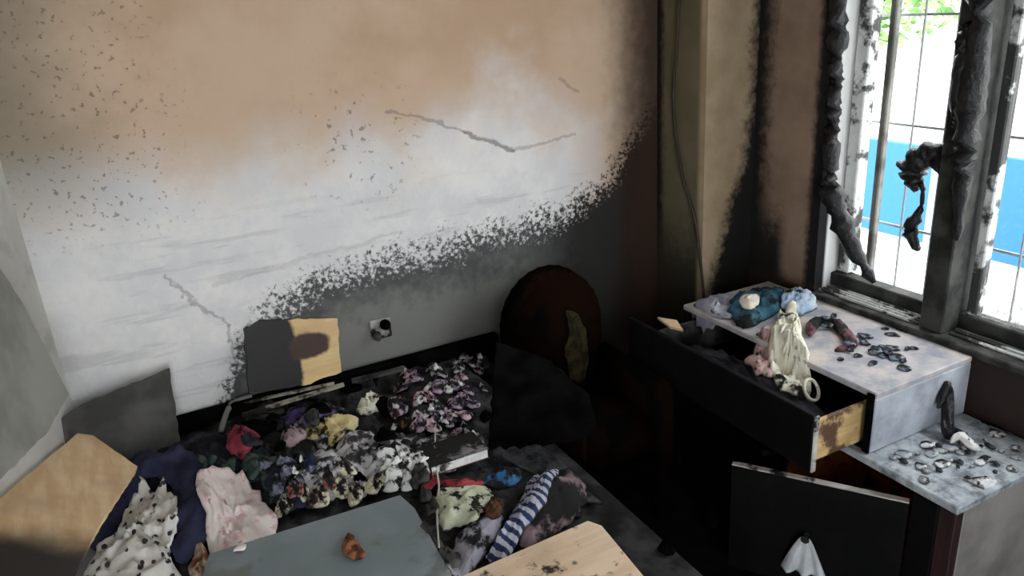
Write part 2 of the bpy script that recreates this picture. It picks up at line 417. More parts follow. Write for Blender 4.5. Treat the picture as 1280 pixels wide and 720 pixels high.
for i in range(4): wp('track', (RX + .005 + i * .018, RX + .010 + i * .018, 1.34, WY1 - .015, WZ0 + .003, WZ0 + .012), PALE)
for i in range(6): wp('track_divider', (RX + .004, RX + .07, 1.38 + i * .058, 1.386 + i * .058, WZ0 + .003, WZ0 + .009), PALE)
for i in range(2): wp('track', (RX + .015 + i * .025, RX + .022 + i * .025, WY0, 1.255, WZ0 + .003, WZ0 + .014), PALE)
g = NT('window_glass'); tr = g.t.nodes.new('ShaderNodeBsdfTransparent'); gl = g.t.nodes.new('ShaderNodeBsdfGlossy'); gl.inputs['Roughness'].default_value = .03
df = g.t.nodes.new('ShaderNodeBsdfDiffuse'); df.inputs[0].default_value = (.6, .6, .58, 1)
mxs = g.t.nodes.new('ShaderNodeMixShader'); mxs.inputs[0].default_value = .05; mx2 = g.t.nodes.new('ShaderNodeMixShader')
zz = g.xyz()[2]; yy = g.xyz()[1]
g.put(mx2.inputs[0], g.mul(g.step(g.add(zz, g.mul(g.noise(20, 4), .25)), .42, .10), g.mul(g.step(g.noise(45, 3, off=2), .42, .6), .75)))
g.t.links.new(tr.outputs[0], mxs.inputs[1]); g.t.links.new(gl.outputs[0], mxs.inputs[2]); g.t.links.new(mxs.outputs[0], mx2.inputs[1]); g.t.links.new(df.outputs[0], mx2.inputs[2])
g.t.links.new(mx2.outputs[0], g.t.nodes['Material Output'].inputs[0])
part('pane', *box(RX + .100, RX + .104, WY0 + .052, 1.224, WZ0 + .051, WZ1 - .051), g.m, win)

# melted remains on the frame
MELT = m_two('melted_black_plastic', (.003, .003, .004), (.010, .010, .012), 20, .4, bump=.8, spec=.35)
def melt_run(name, label, path, radii, seed, mat=MELT, n=7, k=10):
    P = spline(path, n); R = [v.x for v in spline([(r, 0, 0) for r in radii], n)]
    R = [max(.002, r * (1 + .7 * mnoise.noise(Vector((i * .55, seed, 0))))) for i, r in enumerate(R)]
    P = [p + Vector((0, mnoise.noise(Vector((i * .5, seed, 4))), mnoise.noise(Vector((i * .4, seed, 8))))) * .012 for i, p in enumerate(P)]
    return tagit(mesh_obj(name, *tube(P, R, k), mat, None, True), label, 'melted plastic')
def wpx(px, py, x=RX + .05): return on(px, py, 0, x)
melt_run('melted_plastic', 'bubbled black melted strip running down the far window jamb', [wpx(1050, -60, 2.01), wpx(1047, 40, 2.01), wpx(1044, 110, 2.01), wpx(1040, 170, 2.01), wpx(1037, 235, 2.0)], [.022, .028, .022, .026, .02], 3)
melt_run('melted_plastic', 'dark drooping melted strip slanting across the corner of the broken pane', [wpx(1034, 225, 1.995), wpx(1046, 260, 2.0), wpx(1066, 310, 2.02), wpx(1092, 352, 2.05)], [.032, .034, .026, .012], 9)
melt_run('melted_plastic', 'knotted black melted lump sticking out from the mullion', [wpx(1182, 215), wpx(1170, 190), wpx(1150, 198), wpx(1138, 216), wpx(1148, 236)], [.02, .03, .035, .034, .012], 14)
melt_run('melted_plastic', 'small black melted drip hanging beside the mullion', [wpx(1152, 226), wpx(1152, 258), wpx(1138, 286), wpx(1148, 312)], [.008, .008, .022, .010], 21)
melt_run('melted_plastic', 'long black melted curtain remnant stuck up the mullion front', [wpx(1232, -40, 1.985), wpx(1222, 60, 1.985), wpx(1212, 140, 1.985), wpx(1203, 220, 1.985), wpx(1196, 300, 1.985)], [.03, .03, .034, .026, .008], 33)
melt_run('melted_plastic', 'short purple-black melted strip at the top of the mullion', [wpx(1207, 30, 1.98), wpx(1203, 90, 1.98), wpx(1195, 160, 1.98)], [.014, .026, .012], 40)
cab = spline([on(852, -60, 0, 1.755), on(846, 60, 0, 1.755), on(842, 130, 0, 1.76), on(852, 215, 0, 1.758), on(868, 270, 0, 1.76), on(876, 330, 0, 1.762), on(880, 372, 0, 1.76)], 6)
tagit(mesh_obj('cable', *tube(cab, .0055), m_flat('burnt_cable', (.05, .04, .03)), None, True), 'burnt brown cable hanging down the side of the corner column', 'cable')

# ------------------------------------------------------------------ security grille outside the window
BARM = m_flat('grey_painted_steel', (.30, .31, .32), .5)
gr = thing('security_grille', 'thin grey steel security grille fixed outside the window', 'grille', (RX + .27, 1.1, .5))
GXX = RX + .27
for px in (1030, 1066, 1103, 1142, 1183, 1222, 1262, 1306, 1352, 1402):
    y = on(px, 150, 0, GXX).y; part('bar', *tube([(GXX, y, .5), (GXX, y, 2.3)], .004, 6), BARM, gr)
for z in (.52, .86, 1.20, 1.54, 1.88, 2.28): part('cross_bar', *box(GXX + .004, GXX + .010, .28, 1.93, z - .004, z + .004), BARM, gr)
for y in (.35, 1.85):
    for z in (.52, 2.28): part('bracket', *box(RX + WT + .001, GXX + .004, y - .008, y + .008, z - .01, z + .01), BARM, gr)

# ------------------------------------------------------------------ outside
struct('ground_outside', box(RX + WT, 30, -16, 24, -.35, -.15), m_two('pale_concrete', (.50, .50, .48), (.62, .61, .58), 3))
BLUE = m_flat('blue_painted_metal', (.014, .095, .22), .5); CYAN = m_flat('pale_turquoise_post', (.22, .42, .46), .5)
fence = thing('metal_fence', 'blue metal panel fence with pale turquoise posts outside the window', 'fence', (4.6, 3, -.15))
for i in range(9):
    y0 = .2 + i * .72
    part('panel', *bevbox(4.6, 4.64, y0 + .035, y0 + .685, -.02, .62, .006), BLUE, fence)
    part('post', *bevbox(4.57, 4.66, y0 - .03, y0 + .03, -.15, .70, .006), CYAN, fence)
bld = thing('building', 'white rendered building standing behind the blue fence', 'building', (10, 6, -.15))
part('wall', *box(10, 10.3, -8, 22, -.15, 6), m_two('white_render', (.62, .62, .60), (.72, .71, .70), 2), bld)
for i in range(6):
    y = -1 + i * 2.6
    w_ = part('window', *bevbox(9.94, 10.05, y, y + 1.1, .6, 2.0, .02), m_flat('brick_red_frame', (.42, .28, .22)), bld)
    part('pane', *box(9.925, 9.945, y + .1, y + 1.0, .7, 1.9), m_flat('far_glass', (.3, .36, .38), .15), w_)
tree = thing('tree', 'leafy green tree growing between the fence and the building', 'tree', (6.2, 5.0, -.15))
tp = [(6.2, 5.0, -.15), (6.22, 5.02, .6), (6.15, 5.05, 1.4), (6.2, 5.0, 2.4)]
part('trunk', *tube(spline(tp, 4), [.09 - .005 * i for i in range(13)]), m_flat('bark', (.12, .09, .06)), tree)
rnd = random.Random(5); V = []; F = []
for i in range(1900):
    t = Vector((rnd.gauss(0, 1), rnd.gauss(0, 1), rnd.gauss(0, 1))).normalized() * rnd.uniform(.3, 1) ** .5
    cl = rnd.choice([(0, 0, 1.9), (.2, .5, 1.5), (-.2, -.45, 1.7), (.1, 0, 2.6)]); c = Vector((6.2 + cl[0] + t.x * .6, 5 + cl[1] + t.y * .65, cl[2] + t.z * .6))
    a = Vector((rnd.uniform(-1, 1), rnd.uniform(-1, 1), rnd.uniform(-1, 1))).normalized(); b = a.orthogonal().normalized(); n0 = len(V); s = rnd.uniform(.05, .09)
    V += [c - a * s, c + b * s * .45 + a * s * .1, c + a * s, c - b * s * .45 + a * s * .1]; F.append((n0, n0 + 1, n0 + 2, n0 + 3))
tagit(part('foliage', V, F, m_two('green_leaves', (.10, .22, .07), (.22, .34, .14), 6), tree), kind='stuff')

# ================================================================== FURNITURE
def P(px, py, z): return on(px, py, 2, z)
# ------------------------------------------------------------------ bed
BX1, BY0, BY1, BZ = .93, .62, 2.285, .48
bed = thing('bed', 'low burnt bed with a charred mattress pushed against the stained wall', 'bed', (.32, 1.45, 0))
def bp(name, b, mat=CHAR, par=None): return part(name, *bevbox(*b, .006), mat, par or bed)
bxl = -.25
for x in (bxl + .06, BX1 - .03):
    for y in (BY0 + .03, BY1 - .07): bp('leg', (x - .03, x + .03, y - .03, y + .03, 0, .22))
bp('side_rail', (BX1 - .03, BX1, BY0, BY1 - .04, .16, .30)); bp('side_rail', (bxl, bxl + .03, BY0, BY1 - .04, .16, .30))
bp('foot_board', (bxl + .031, BX1 - .031, BY0, BY0 + .03, .16, .36)); bp('slat_base', (bxl + .031, BX1 - .031, BY0 + .031, BY1 - .041, .20, .24))
bp('headboard', (bxl, BX1 + .11, BY1 - .025, BY1 + .01, .20, .56))
mv = []; mf = []; NX, NY = 34, 46
for j in range(NY + 1):
    for i in range(NX + 1):
        x = bxl + .012 + (BX1 - bxl - .024) * i / NX; y = BY0 + .04 + (BY1 - .03 - BY0 - .04) * j / NY
        e = min(1, min(i, NX - i, j, NY - j) / 2) ; mv.append((x, y, BZ - .02 + .02 * e + .03 * mnoise.noise(Vector((x * 9, y * 9, 2))) * e))
T = len(mv); mv += [(x, y, .245) for x, y, z in mv]; q = NX + 1
for j in range(NY):
    for i in range(NX):
        k = j * q + i; mf += [(k, k + 1, k + q + 1, k + q), (k + T, k + q + T, k + q + 1 + T, k + 1 + T)]
for i in range(NX): mf += [(i, i + 1, i + 1 + T, i + T), (NY * q + i, NY * q + i + 1, NY * q + i + 1 + T, NY * q + i + T)]
for j in range(NY): mf += [(j * q, j * q + q, j * q + q + T, j * q + T), (j * q + NX, j * q + NX + q, j * q + NX + q + T, j * q + NX + T)]
part('mattress', mv, mf, m_two('charred_mattress', (.010, .010, .010), (.035, .034, .036), 12, .95, bump=.7, spec=.1), bed, True)
settle(mv, mf, T); hbox(-.9, 1.04, 2.22, 2.4, .48); hbox(-.9, -.2, .7, 2.4, .46)

# ------------------------------------------------------------------ low cabinet and the drawer box standing on it
CX0, CX1, CY0, CY1, CZ = 1.575, 1.975, .895, 1.95, .47
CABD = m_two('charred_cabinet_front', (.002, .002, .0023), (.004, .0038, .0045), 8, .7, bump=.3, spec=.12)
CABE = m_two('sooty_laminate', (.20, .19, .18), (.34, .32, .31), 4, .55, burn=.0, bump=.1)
REDW = m_wood('red_brown_wood', (.22, .06, .022), (.38, .11, .04), (30, 2, 30), burn=.15, bscale=8)
ASHT = m_two('ash_covered_top', (.26, .29, .32), (.46, .49, .51), 22, .85, sharp=.25, soft=.12, burn=.12, bscale=22, bcol=(.14, .155, .17), bump=.4)
lc = thing('low_cabinet', 'low burnt cabinet with an ash-covered top and one door hanging open', 'cabinet', ((CX0 + CX1) / 2, (CY0 + CY1) / 2, 0))
def cp(name, b, mat, par=lc, bev=.003): return part(name, *bevbox(*b, bev), mat, par)
cp('top', (CX0 - .012, CX1, CY0 - .008, CY1, CZ - .022, CZ), ASHT)
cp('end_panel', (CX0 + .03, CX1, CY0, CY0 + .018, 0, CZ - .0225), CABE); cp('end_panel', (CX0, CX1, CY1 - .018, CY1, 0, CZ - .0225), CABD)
cp('corner_stile', (CX0, CX0 + .029, CY0, CY0 + .045, 0, CZ - .0225), m_wood('scorched_stile', (.02, .012, .012), (.05, .02, .02), (40, 40, 3)))
cp('back_panel', (CX1 - .012, CX1, CY0 + .019, CY1 - .019, 0, CZ - .0225), REDW)
cp('bottom_panel', (CX0 + .005, CX1 - .013, CY0 + .019, CY1 - .019, .05, .068), REDW)
cp('divider', (CX0 + .02, CX1 - .013, 1.42, 1.436, .069, CZ - .0225), REDW)
cp('plinth', (CX0 + .03, CX0 + .045, CY0 + .046, CY1 - .019, 0, .049), CABD)
dr = cp('door', (CX0 - .004, CX0 + .013, 1.445, CY1 - .004, .055, CZ - .026), CABD); part('knob', *tube([(CX0 - .022, 1.49, .3), (CX0 - .004, 1.49, .3)], [.011, .007], 10), FRM, dr)
# open door
hA = P(1137, 628, .405); hB = P(915, 580, .405); hA.x = CX0 - .004
dd = (hB - hA); dd.z = 0; dd.normalize(); dn = Vector((dd.y, -dd.x, 0));  dn = dn if dn.x > 0 else -dn
hB = hA + dd * min(.47, (P(915, 580, .405) - hA).length)
def prism(a, b, nrm, th, z0, z1):
    a = Vector((a.x, a.y, 0)); b = Vector((b.x, b.y, 0)); v = [Vector((*p.xy, z)) for z in (z0, z1) for p in (a, b, b + nrm * th, a + nrm * th)]
    return v, [(0, 1, 2, 3), (4, 5, 6, 7), (0, 1, 5, 4), (1, 2, 6, 5), (2, 3, 7, 6), (3, 0, 4, 7)]
cp('front_stile', (CX0, CX0 + .02, CY0 + .046, hA.y - .003, .05, CZ - .0225), CABD)
od = part('door', *prism(hA, hB, dn, .018, .055, .401), CABD, lc)
part('door_edging', *prism(hA, hB, dn, .018, .4012, .405), m_two('pale_edging', (.36, .33, .31), (.5, .47, .45), 15, burn=.02, bscale=12), od)
kp = on_plane(1008, 668, hA, dn)
part('knob', *tube([Vector(kp) + dn * .0, Vector(kp) - dn * .014, Vector(kp) - dn * .026], [.006, .006, .012], 10), FRM, od)
hbox(CX0 - .012, CX1, CY0 - .008, CY1, CZ)
# white cloth hung on that knob
V = []; F = []; n_ = 15; hh = .13
for i in range(n_ + 1):
    s = i / n_
    for j in range(13):
        u = (j / 12 - .5) * 2; w = .012 + .05 * s ** .8
        pz = kp.z + .004 - s * hh; off = .012 + .012 * math.sin(u * 9 + s) * s + .010 * (1 - s)
        V.append(Vector(kp) - dn * (off) + dd * (-u * w) + Vector((0, 0, pz - kp.z)))
for i in range(n_):
    for j in range(12): k = i * 13 + j; F.append((k, k + 1, k + 14, k + 13))
T = len(V); V2 = V + [v - dn * .003 for v in V]; F2 = F + [[i + T for i in reversed(q)] for q in F]
rim = [i for i in range(13)] + [r * 13 + 12 for r in range(1, n_ + 1)] + [n_ * 13 + j for j in range(11, -1, -1)] + [r * 13 for r in range(n_ - 1, 0, -1)]
F2 += [(rim[i], rim[(i + 1) % len(rim)], rim[(i + 1) % len(rim)] + T, rim[i] + T) for i in range(len(rim))]
tagit(mesh_obj('cloth', V2, F2, m_two('white_cotton', (.5, .52, .54), (.62, .65, .68), 12), None, True), 'small white pleated cloth hanging from the knob of the open cabinet door', 'cloth')

DX0, DX1, DY0, DY1, DZ0, DZ = 1.585, 1.975, 1.15, 1.92, CZ + .0005, .65
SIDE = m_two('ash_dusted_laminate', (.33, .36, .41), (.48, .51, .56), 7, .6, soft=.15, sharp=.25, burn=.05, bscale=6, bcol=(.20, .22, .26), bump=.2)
TOPM = m_two('ash_dusted_pale_top', (.54, .46, .41), (.38, .38, .41), 7, .8, sharp=.3, soft=.16, burn=.15, bscale=10, bcol=(.24, .26, .30), bump=.3)
INW = m_wood('drawer_wood', (.50, .33, .14), (.62, .45, .22), (3, 40, 40), burn=.35, bscale=9, bcol=(.10, .05, .03))
db = thing('drawer_box', 'ash-dusted single-drawer box standing on the low cabinet', 'cabinet', ((DX0 + DX1) / 2, (DY0 + DY1) / 2, DZ0))
cp('top', (DX0, DX1, DY0, DY1, DZ - .018, DZ), TOPM, db)
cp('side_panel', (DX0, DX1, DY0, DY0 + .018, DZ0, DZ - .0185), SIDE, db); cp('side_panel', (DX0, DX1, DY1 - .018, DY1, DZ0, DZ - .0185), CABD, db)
cp('back_panel', (DX1 - .01, DX1, DY0 + .019, DY1 - .019, DZ0, DZ - .0185), CABD, db); cp('bottom_panel', (DX0, DX1 - .011, DY0 + .019, DY1 - .019, DZ0, DZ0 + .008), CABD, db)
cp('front_strip', (DX0 - .010, DX0 - .0005, DY0, DY0 + .022, DZ0, DZ - .002), CHAR, db)  # added black strip, paints the shaded gap beside the drawer
drw = cp('drawer', (1.405, 1.80, 1.20, 1.87, DZ0 + .012, DZ0 + .02), CHAR, db)
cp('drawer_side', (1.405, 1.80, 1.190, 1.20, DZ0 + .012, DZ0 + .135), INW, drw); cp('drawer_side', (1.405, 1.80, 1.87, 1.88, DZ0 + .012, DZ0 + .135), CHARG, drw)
cp('drawer_back', (1.80, 1.81, 1.19, 1.88, DZ0 + .012, DZ0 + .135), CHAR, drw)
a_, b_ = P(1001, 522, DZ - .012), P(806, 396, DZ - .012)
fr = cp('drawer_front', (1.385, 1.404, 1.172, 1.965, DZ0 + .002, DZ - .012), CABD, drw)
cp('front_strip', (1.386, 1.403, 1.1645, 1.1715, DZ0 + .002, DZ - .012), m_two('pale_broken_edge', (.35, .33, .30), (.5, .48, .45), 20, burn=.2), drw)
hbox(DX0, DX1, DY0, DY1, DZ); hbox(1.405, DX0, 1.20, 1.87, DZ0 + .03); hbox(1.976, 2.1, .9, 1.95, CZ); hbox(1.976, 2.1, DY0, DY1, DZ); hbox(1.385, 1.405, 1.172, 1.965, DZ - .012)

# ------------------------------------------------------------------ charred chair
BROWN = m_two('scorched_upholstery', (.0015, .0015, .0014), (.003, .0026, .002), 9, .97, burn=.35, bscale=5, bcol=(.007, .003, .0015), spec=.02)
ch = thing('upholstered_chair', 'small burnt upholstered chair with a rounded back standing in the sooty corner', 'chair', (1.19, 1.95, 0))
arch = [(.99 + .02, .22)] + [(1.185 + -.185 * math.cos(t), .60 + .20 * math.sin(t)) for t in [math.pi * i / 14 for i in range(15)]] + [(1.36, .22)]
bm = bmesh.new(); vs = [bm.verts.new((x, 2.08, z)) for x, z in arch] ; f_ = bm.faces.new(vs)
r_ = bmesh.ops.extrude_face_region(bm, geom=[f_]); [setattr(v, 'co', v.co + Vector((0, .11, .015))) for v in r_['geom'] if isinstance(v, bmesh.types.BMVert)]
bmesh.ops.recalc_face_normals(bm, faces=bm.faces); bmesh.ops.bevel(bm, geom=bm.edges[:], offset=.022, segments=3, affect='EDGES')
bm.verts.index_update(); part('backrest', [v.co.copy() for v in bm.verts], [[v.index for v in f.verts] for f in bm.faces], BROWN, ch, True); bm.free()
part('seat', *bevbox(1.045, 1.325, 1.70, 2.075, .25, .40, .03, 3), BROWN, ch, True)
for x in (1.0, 1.33): part('arm', *bevbox(x, x + .04, 1.68, 2.078, .18, .52, .015, 2), BROWN, ch, True)
for x in (1.03, 1.34):
    for y in (1.73, 2.13): part('leg', *tube([(x, y, 0), (x, y, .24)], [.014, .022], 8), CHAR, ch)
hbox(1.0, 1.37, 1.68, 2.08, .42)
oc = [on(x, y, 1, 2.068) for x, y in ((708, 388), (722, 392), (732, 410), (736, 446), (730, 482), (714, 474), (706, 440), (712, 412))]
tagit(mesh_obj('cloth', *slab(oc, .006, .004, 6, .015, nrm=(0, -1, 0)), m_two('olive_scorched_cloth', (.035, .030, .014), (.012, .010, .006), 22, .95, spec=.05)), 'olive scorched cloth strip hanging down the front of the chair back', 'cloth')

# ------------------------------------------------------------------ charred panel standing on edge on the bed
pb = [(.705, 1.66, .425), (1.02, 1.60, .425)]
tl = on(620, 428, 1, 1.66)
pts = [Vector((.705, 1.66, .49)), Vector((tl.x, 1.66, tl.z)), Vector((.80, 1.645, .80)), Vector((.90, 1.625, .74)), Vector((1.0, 1.605, .62)), Vector((1.02, 1.60, .49))]
nn = Vector((.06, .315, 0)).normalized(); base = pts[0]
pts = [p - nn * ((p - base).dot(nn)) for p in pts]
tagit(mesh_obj('panel', *slab(pts, .016, .004, 3, nrm=(0, -1, 0)), CHAR), 'charred black panel standing on edge at the right of the bed', 'panel')

# ================================================================== BOARDS AND THINGS ON THE BED
# charred blanket that covers the mattress
cloth('blanket', 'charred black blanket spread under all the debris on the bed', 'blanket', [(300, 500), (450, 468), (600, 440), (672, 545), (735, 640), (640, 740), (420, 760), (180, 740), (160, 640), (190, 585)],
      m_two('burnt_blanket', (.012, .012, .013), (.05, .05, .055), 18, .95, bump=.8, spec=.1), .02, .03, 4, 11, .008, K=26)
CAP = np.where(HF < .9, HF + .15, 9.0); CAP[HF < .3] = 9.0
# dark board leaning on the back wall
lean_n = Vector((0.12, -.93, .35)).normalized(); lp = Vector((0, 2.19, .56))
def leanpx(pts, p, n): return [on_plane(x, y, p, n) for x, y in pts]
tagit(mesh_obj('board', *slab(leanpx([(47, 558), (60, 536), (100, 507), (212, 460), (226, 556), (175, 600), (90, 600)], lp, lean_n), .014, .002, 5, nrm=lean_n), m_two('dark_grey_board', (.045, .045, .042), (.085, .083, .08), 7, .8, bump=.3)),
      'dark grey charred board leaning slanted against the pale wall', 'board')
# headboard fragment with the unburnt patch
def frag(n, c):
    x, y, z = n.xyz(); w = n.mul(n.sub(n.noise(16, 4), .5), .05)
    right = n.step(n.add(x, w), .005, .02); dx = n.sub(x, .05); dz = n.sub(z, .125); d = n.m_('SQRT', n.add(n.mul(n.mul(dx, dx), .7), n.mul(n.mul(dz, dz), 1.5)))
    c = n.mix(right, (.022, .021, .021), c); return n.mix(n.step(n.add(d, w), .062, .045), c, (.06, .035, .03))
fp = Vector((.3, 2.255, .6)); fn = Vector((.05, -.97, .2)).normalized()
o = mesh_obj('board', *slab(leanpx([(305, 412), (330, 400), (422, 398), (427, 465), (380, 482), (312, 492)], fp, fn), .016, .003, 8, nrm=fn), m_wood('half_burnt_wood', (.62, .42, .22), (.72, .54, .26), (4, 30, 30), extra=frag))
tagit(o, 'half-burnt headboard piece, black with a golden unburnt patch, propped against the wall', 'board')
# melted socket on the wall
so = thing('wall_socket', 'melted white wall socket with a black burnt hole', 'socket', (.63, BY - .001, .64))
part('plate', *bevbox(.595, .665, BY - .012, BY - .001, .635, .705, .004), m_two('melted_white_plate', (.25, .25, .24), (.42, .42, .4), 12, burn=.3), so)
part('burnt_lump', *tube(spline([(.640, BY - .012, .685), (.643, BY - .03, .687), (.645, BY - .045, .680)], 4), [.014, .017, .018, .018, .017, .015, .013, .009, .004], 10), CHAR, so, True)
part('burnt_lump', *tube(spline([(.612, BY - .012, .655), (.610, BY - .03, .652), (.608, BY - .042, .645)], 4), [.012, .014, .015, .015, .014, .012, .010, .008, .004], 10), CHARG, so, True)
# tall grey board leaning in the left corner
gp = LP + LN * .03 + Vector((0, 0, 1.24))
gpts = leanpx([(-40, 268), (0, 335), (28, 378), (45, 412), (86, 492), (60, 540), (-40, 640)], gp, (LN + Vector((0, 0, .12))).normalized())
tagit(mesh_obj('board', *slab(gpts, .02, .002, 9, nrm=LN), m_two('grey_plaster_board', (.22, .22, .205), (.32, .32, .295), 5, .9, bump=.3)), 'large grey board leaning against the left wall near the corner', 'board')

# pale wooden panel at the left
def darken_end(n, c):
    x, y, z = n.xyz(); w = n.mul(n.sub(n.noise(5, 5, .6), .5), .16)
    return n.mix(n.step(n.add(y, w), -.06, -.20), c, (.02, .015, .012))  # turns dark brown toward the near end, with a noisy border
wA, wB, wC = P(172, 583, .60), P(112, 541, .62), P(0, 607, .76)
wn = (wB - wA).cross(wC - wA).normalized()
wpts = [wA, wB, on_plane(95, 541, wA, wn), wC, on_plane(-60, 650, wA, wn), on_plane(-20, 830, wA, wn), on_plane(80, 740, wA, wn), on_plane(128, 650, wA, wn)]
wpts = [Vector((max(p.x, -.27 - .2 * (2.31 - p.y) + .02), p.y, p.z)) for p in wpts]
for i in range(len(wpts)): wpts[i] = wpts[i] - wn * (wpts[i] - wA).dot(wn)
tagit(mesh_obj('veneered_board', *slab(wpts, .018, .001, 2), m_wood('pale_orange_wood', (.72, .48, .26), (.84, .64, .40), (30, 3, 30), extra=darken_end)), 'pale orange wooden panel darker at one end, tilted on the bed by the left wall', 'panel')

NAVY = m_two('navy_cloth', (.012, .014, .03), (.035, .04, .075), 12, .95, bump=.5, spec=.1)
BLK = m_two('black_cloth', (.012, .012, .016), (.035, .034, .042), 14, .95, bump=.6, spec=.1)
DKG = m_two('dark_green_cloth', (.02, .035, .03), (.06, .085, .075), 14, .95, bump=.6, spec=.1)
cloth('garment', 'black crumpled garment heaped behind the navy trousers', 'garment', [(160, 600), (200, 565), (250, 548), (300, 552), (330, 580), (310, 610), (240, 605), (190, 615)], BLK, .03, .025, 11, 14)
cloth('garment', 'dark green and black garment bunched beside the red cloth', 'garment', [(300, 560), (340, 550), (400, 560), (420, 590), (390, 620), (350, 640), (330, 610)], m_two('green_black_cloth', (.012, .014, .014), (.07, .09, .085), 22, .95, burn=.3, bump=.7), .025, .03, 12, 20)
cloth('shirt', 'crumpled pale grey shirt in the middle of the heap on the bed', 'shirt', [(428, 552), (470, 545), (530, 548), (570, 565), (555, 600), (490, 612), (430, 625), (385, 640), (350, 630), (380, 590)],
      m_two('grey_cotton', (.46, .45, .46), (.62, .61, .64), 10, .95, burn=.22, bscale=14, bcol=(.05, .05, .055), bump=.6), .015, .03, 13, 18, K=14)
ypat = m_two('yellow_cloth', (.62, .50, .22), (.72, .64, .38), 14, .95, burn=.15, bscale=16, bump=.5)
cloth('cloth', 'mustard yellow crumpled cloth lying across the heap', 'cloth', [(372, 545), (392, 530), (425, 524), (448, 528), (430, 545), (400, 556)], ypat, .025, .02, 14, 26)
cloth('cloth', 'deep purple scorched cloth behind the yellow one', 'cloth', [(355, 528), (370, 514), (400, 512), (430, 516), (400, 526), (375, 536)], m_two('purple_cloth', (.06, .045, .14), (.17, .13, .26), 16, .95, burn=.3, bump=.5), .02, .02, 15, 26)
cloth('cloth', 'dusty pink cloth scrap folded beside the yellow cloth', 'cloth', [(352, 548), (366, 536), (384, 542), (376, 556), (358, 562)], m_two('dusty_pink_cloth', (.28, .2, .22), (.42, .32, .34), 16, .95, burn=.2), .018, .018, 45, 28)
cloth('cloth', 'crimson red crumpled cloth on the dark garments', 'cloth', [(284, 560), (290, 543), (312, 537), (326, 547), (314, 566), (300, 578)], m_two('crimson_cloth', (.20, .025, .05), (.36, .07, .11), 14, .95, burn=.2, bump=.5), .035, .02, 16, 24)
cloth('cloth', 'cream crumpled cloth knot on the burnt slats end', 'cloth', [(446, 515), (460, 502), (478, 497), (486, 508), (470, 518), (455, 524)], m_two('cream_cloth', (.55, .54, .42), (.72, .71, .60), 16, .95, burn=.1, bump=.5), .03, .02, 17, 26)

# slats by the headboard and a bent strip
SL = m_wood('scorched_slat', (.30, .28, .24), (.42, .40, .34), (4, 40, 40), burn=.45, bscale=12)
def stick(name, label, cat, a, b, za, zb, w, h, mat, group=None):
    A, B = P(*a, za), P(*b, zb); A.x, A.y = inside(A); B.x, B.y = inside(B); d = (B - A).normalized(); s = d.cross(Vector((0, 0, 1))).normalized() * w; u = Vector((0, 0, h))
    v = [A - s, A + s, A + s + u, A - s + u, B - s, B + s, B + s + u, B - s + u]
    return tagit(mesh_obj(name, v, [(0, 1, 2, 3), (7, 6, 5, 4), (0, 4, 5, 1), (1, 5, 6, 2), (2, 6, 7, 3), (3, 7, 4, 0)], mat), label, cat, group)
stick('wooden_strip', 'thin pale wooden strip lying nearest the yellow cloth', 'wood strip', (303, 520), (430, 482), .545, .56, .008, .008, SL)
stick('wooden_strip', 'thin darker wooden strip lying under the headboard piece', 'wood strip', (303, 505), (418, 480), .55, .565, .006, .006, SL)
stick('wooden_strip', 'short charred wooden strip propped along the headboard', 'wood strip', (440, 478), (505, 462), .55, .56, .010, .010, CHARG)
bp_ = spline([P(276, 540, .53), P(285, 512, .55), P(300, 492, .56), P(312, 488, .56)], 5); bp_ = [Vector((*inside(p), p.z)) for p in bp_]
tagit(mesh_obj('metal_strip', *tube(bp_, .009, 6), m_flat('grey_bent_metal', (.18, .18, .17), .6), None, True), 'bent grey metal strip curling up beside the headboard', 'metal strip')

# crumpled scraps: pink and mauve heap under the tide line
M2 = m_two
SCR = {
 'pink': [M2('pink_scrap', (.50, .28, .35), (.74, .58, .63), 30, .95, burn=.25, bscale=25)], 'mauve': [M2('mauve_scrap', (.20, .13, .20), (.42, .33, .42), 30, .95, burn=.3, bscale=25)],
 'grey': [M2('grey_scrap', (.26, .26, .28), (.52, .52, .55), 30, .95, burn=.35, bscale=25)], 'black': [CHAR, CHARG, BLK],
 'white': [M2('white_scrap', (.68, .69, .68), (.84, .85, .83), 25, .9, burn=.2, bscale=25)], 'cream': [M2('cream_scrap', (.55, .50, .34), (.76, .72, .57), 25, .95, burn=.3, bscale=22)],
 'red': [M2('rust_scrap', (.22, .07, .05), (.38, .17, .14), 25, .95, burn=.35, bscale=22)], 'navy': [NAVY], 'green': [DKG], 'slate': [M2('slate_scrap', (.12, .13, .19), (.28, .29, .38), 20, .95, burn=.3)],
}
sd = [100]
def scatter(key, label, spots, smin, smax, fo=.012, mound=.008):
    for px, py in spots:
        sd[0] += 1; r = random.Random(sd[0]); h_ = hit(px, py)
        if hf(h_.x, h_.y) - h_.z > .012 and h_.x > 1.2: continue
        hh_ = [hf(h_.x + a_ * .03, h_.y + b_ * .03) for a_ in (-1, 0, 1) for b_ in (-1, 0, 1)]
        if h_.x > 1.5 and max(hh_) - min(hh_) > .06: continue
        scrap('paper_scrap' if key == 'white' else 'ash_flake' if 'flake' in label else 'cloth_scrap', label, 'scrap', px, py, r.uniform(smin, smax), r.choice(SCR[key]), sd[0], label + 's', fo, mound, r.uniform(.6, 1))
rnd = random.Random(77)
def cloud(x0, x1, y0, y1, n, slope=0.0):
    out = []
    for _ in range(n):
        x = rnd.uniform(x0, x1); out.append((x, rnd.uniform(y0, y1) + (x - (x0 + x1) / 2) * slope))
    return out
scatter('black', 'charred black cloth scrap along the headboard under the two wooden strips', cloud(310, 470, 488, 530, 14, -.25), .025, .05)
scatter('black', 'charred black cloth scrap among the pink and mauve ones', cloud(470, 610, 455, 555, 18, -.1), .022, .045, .014, .010)
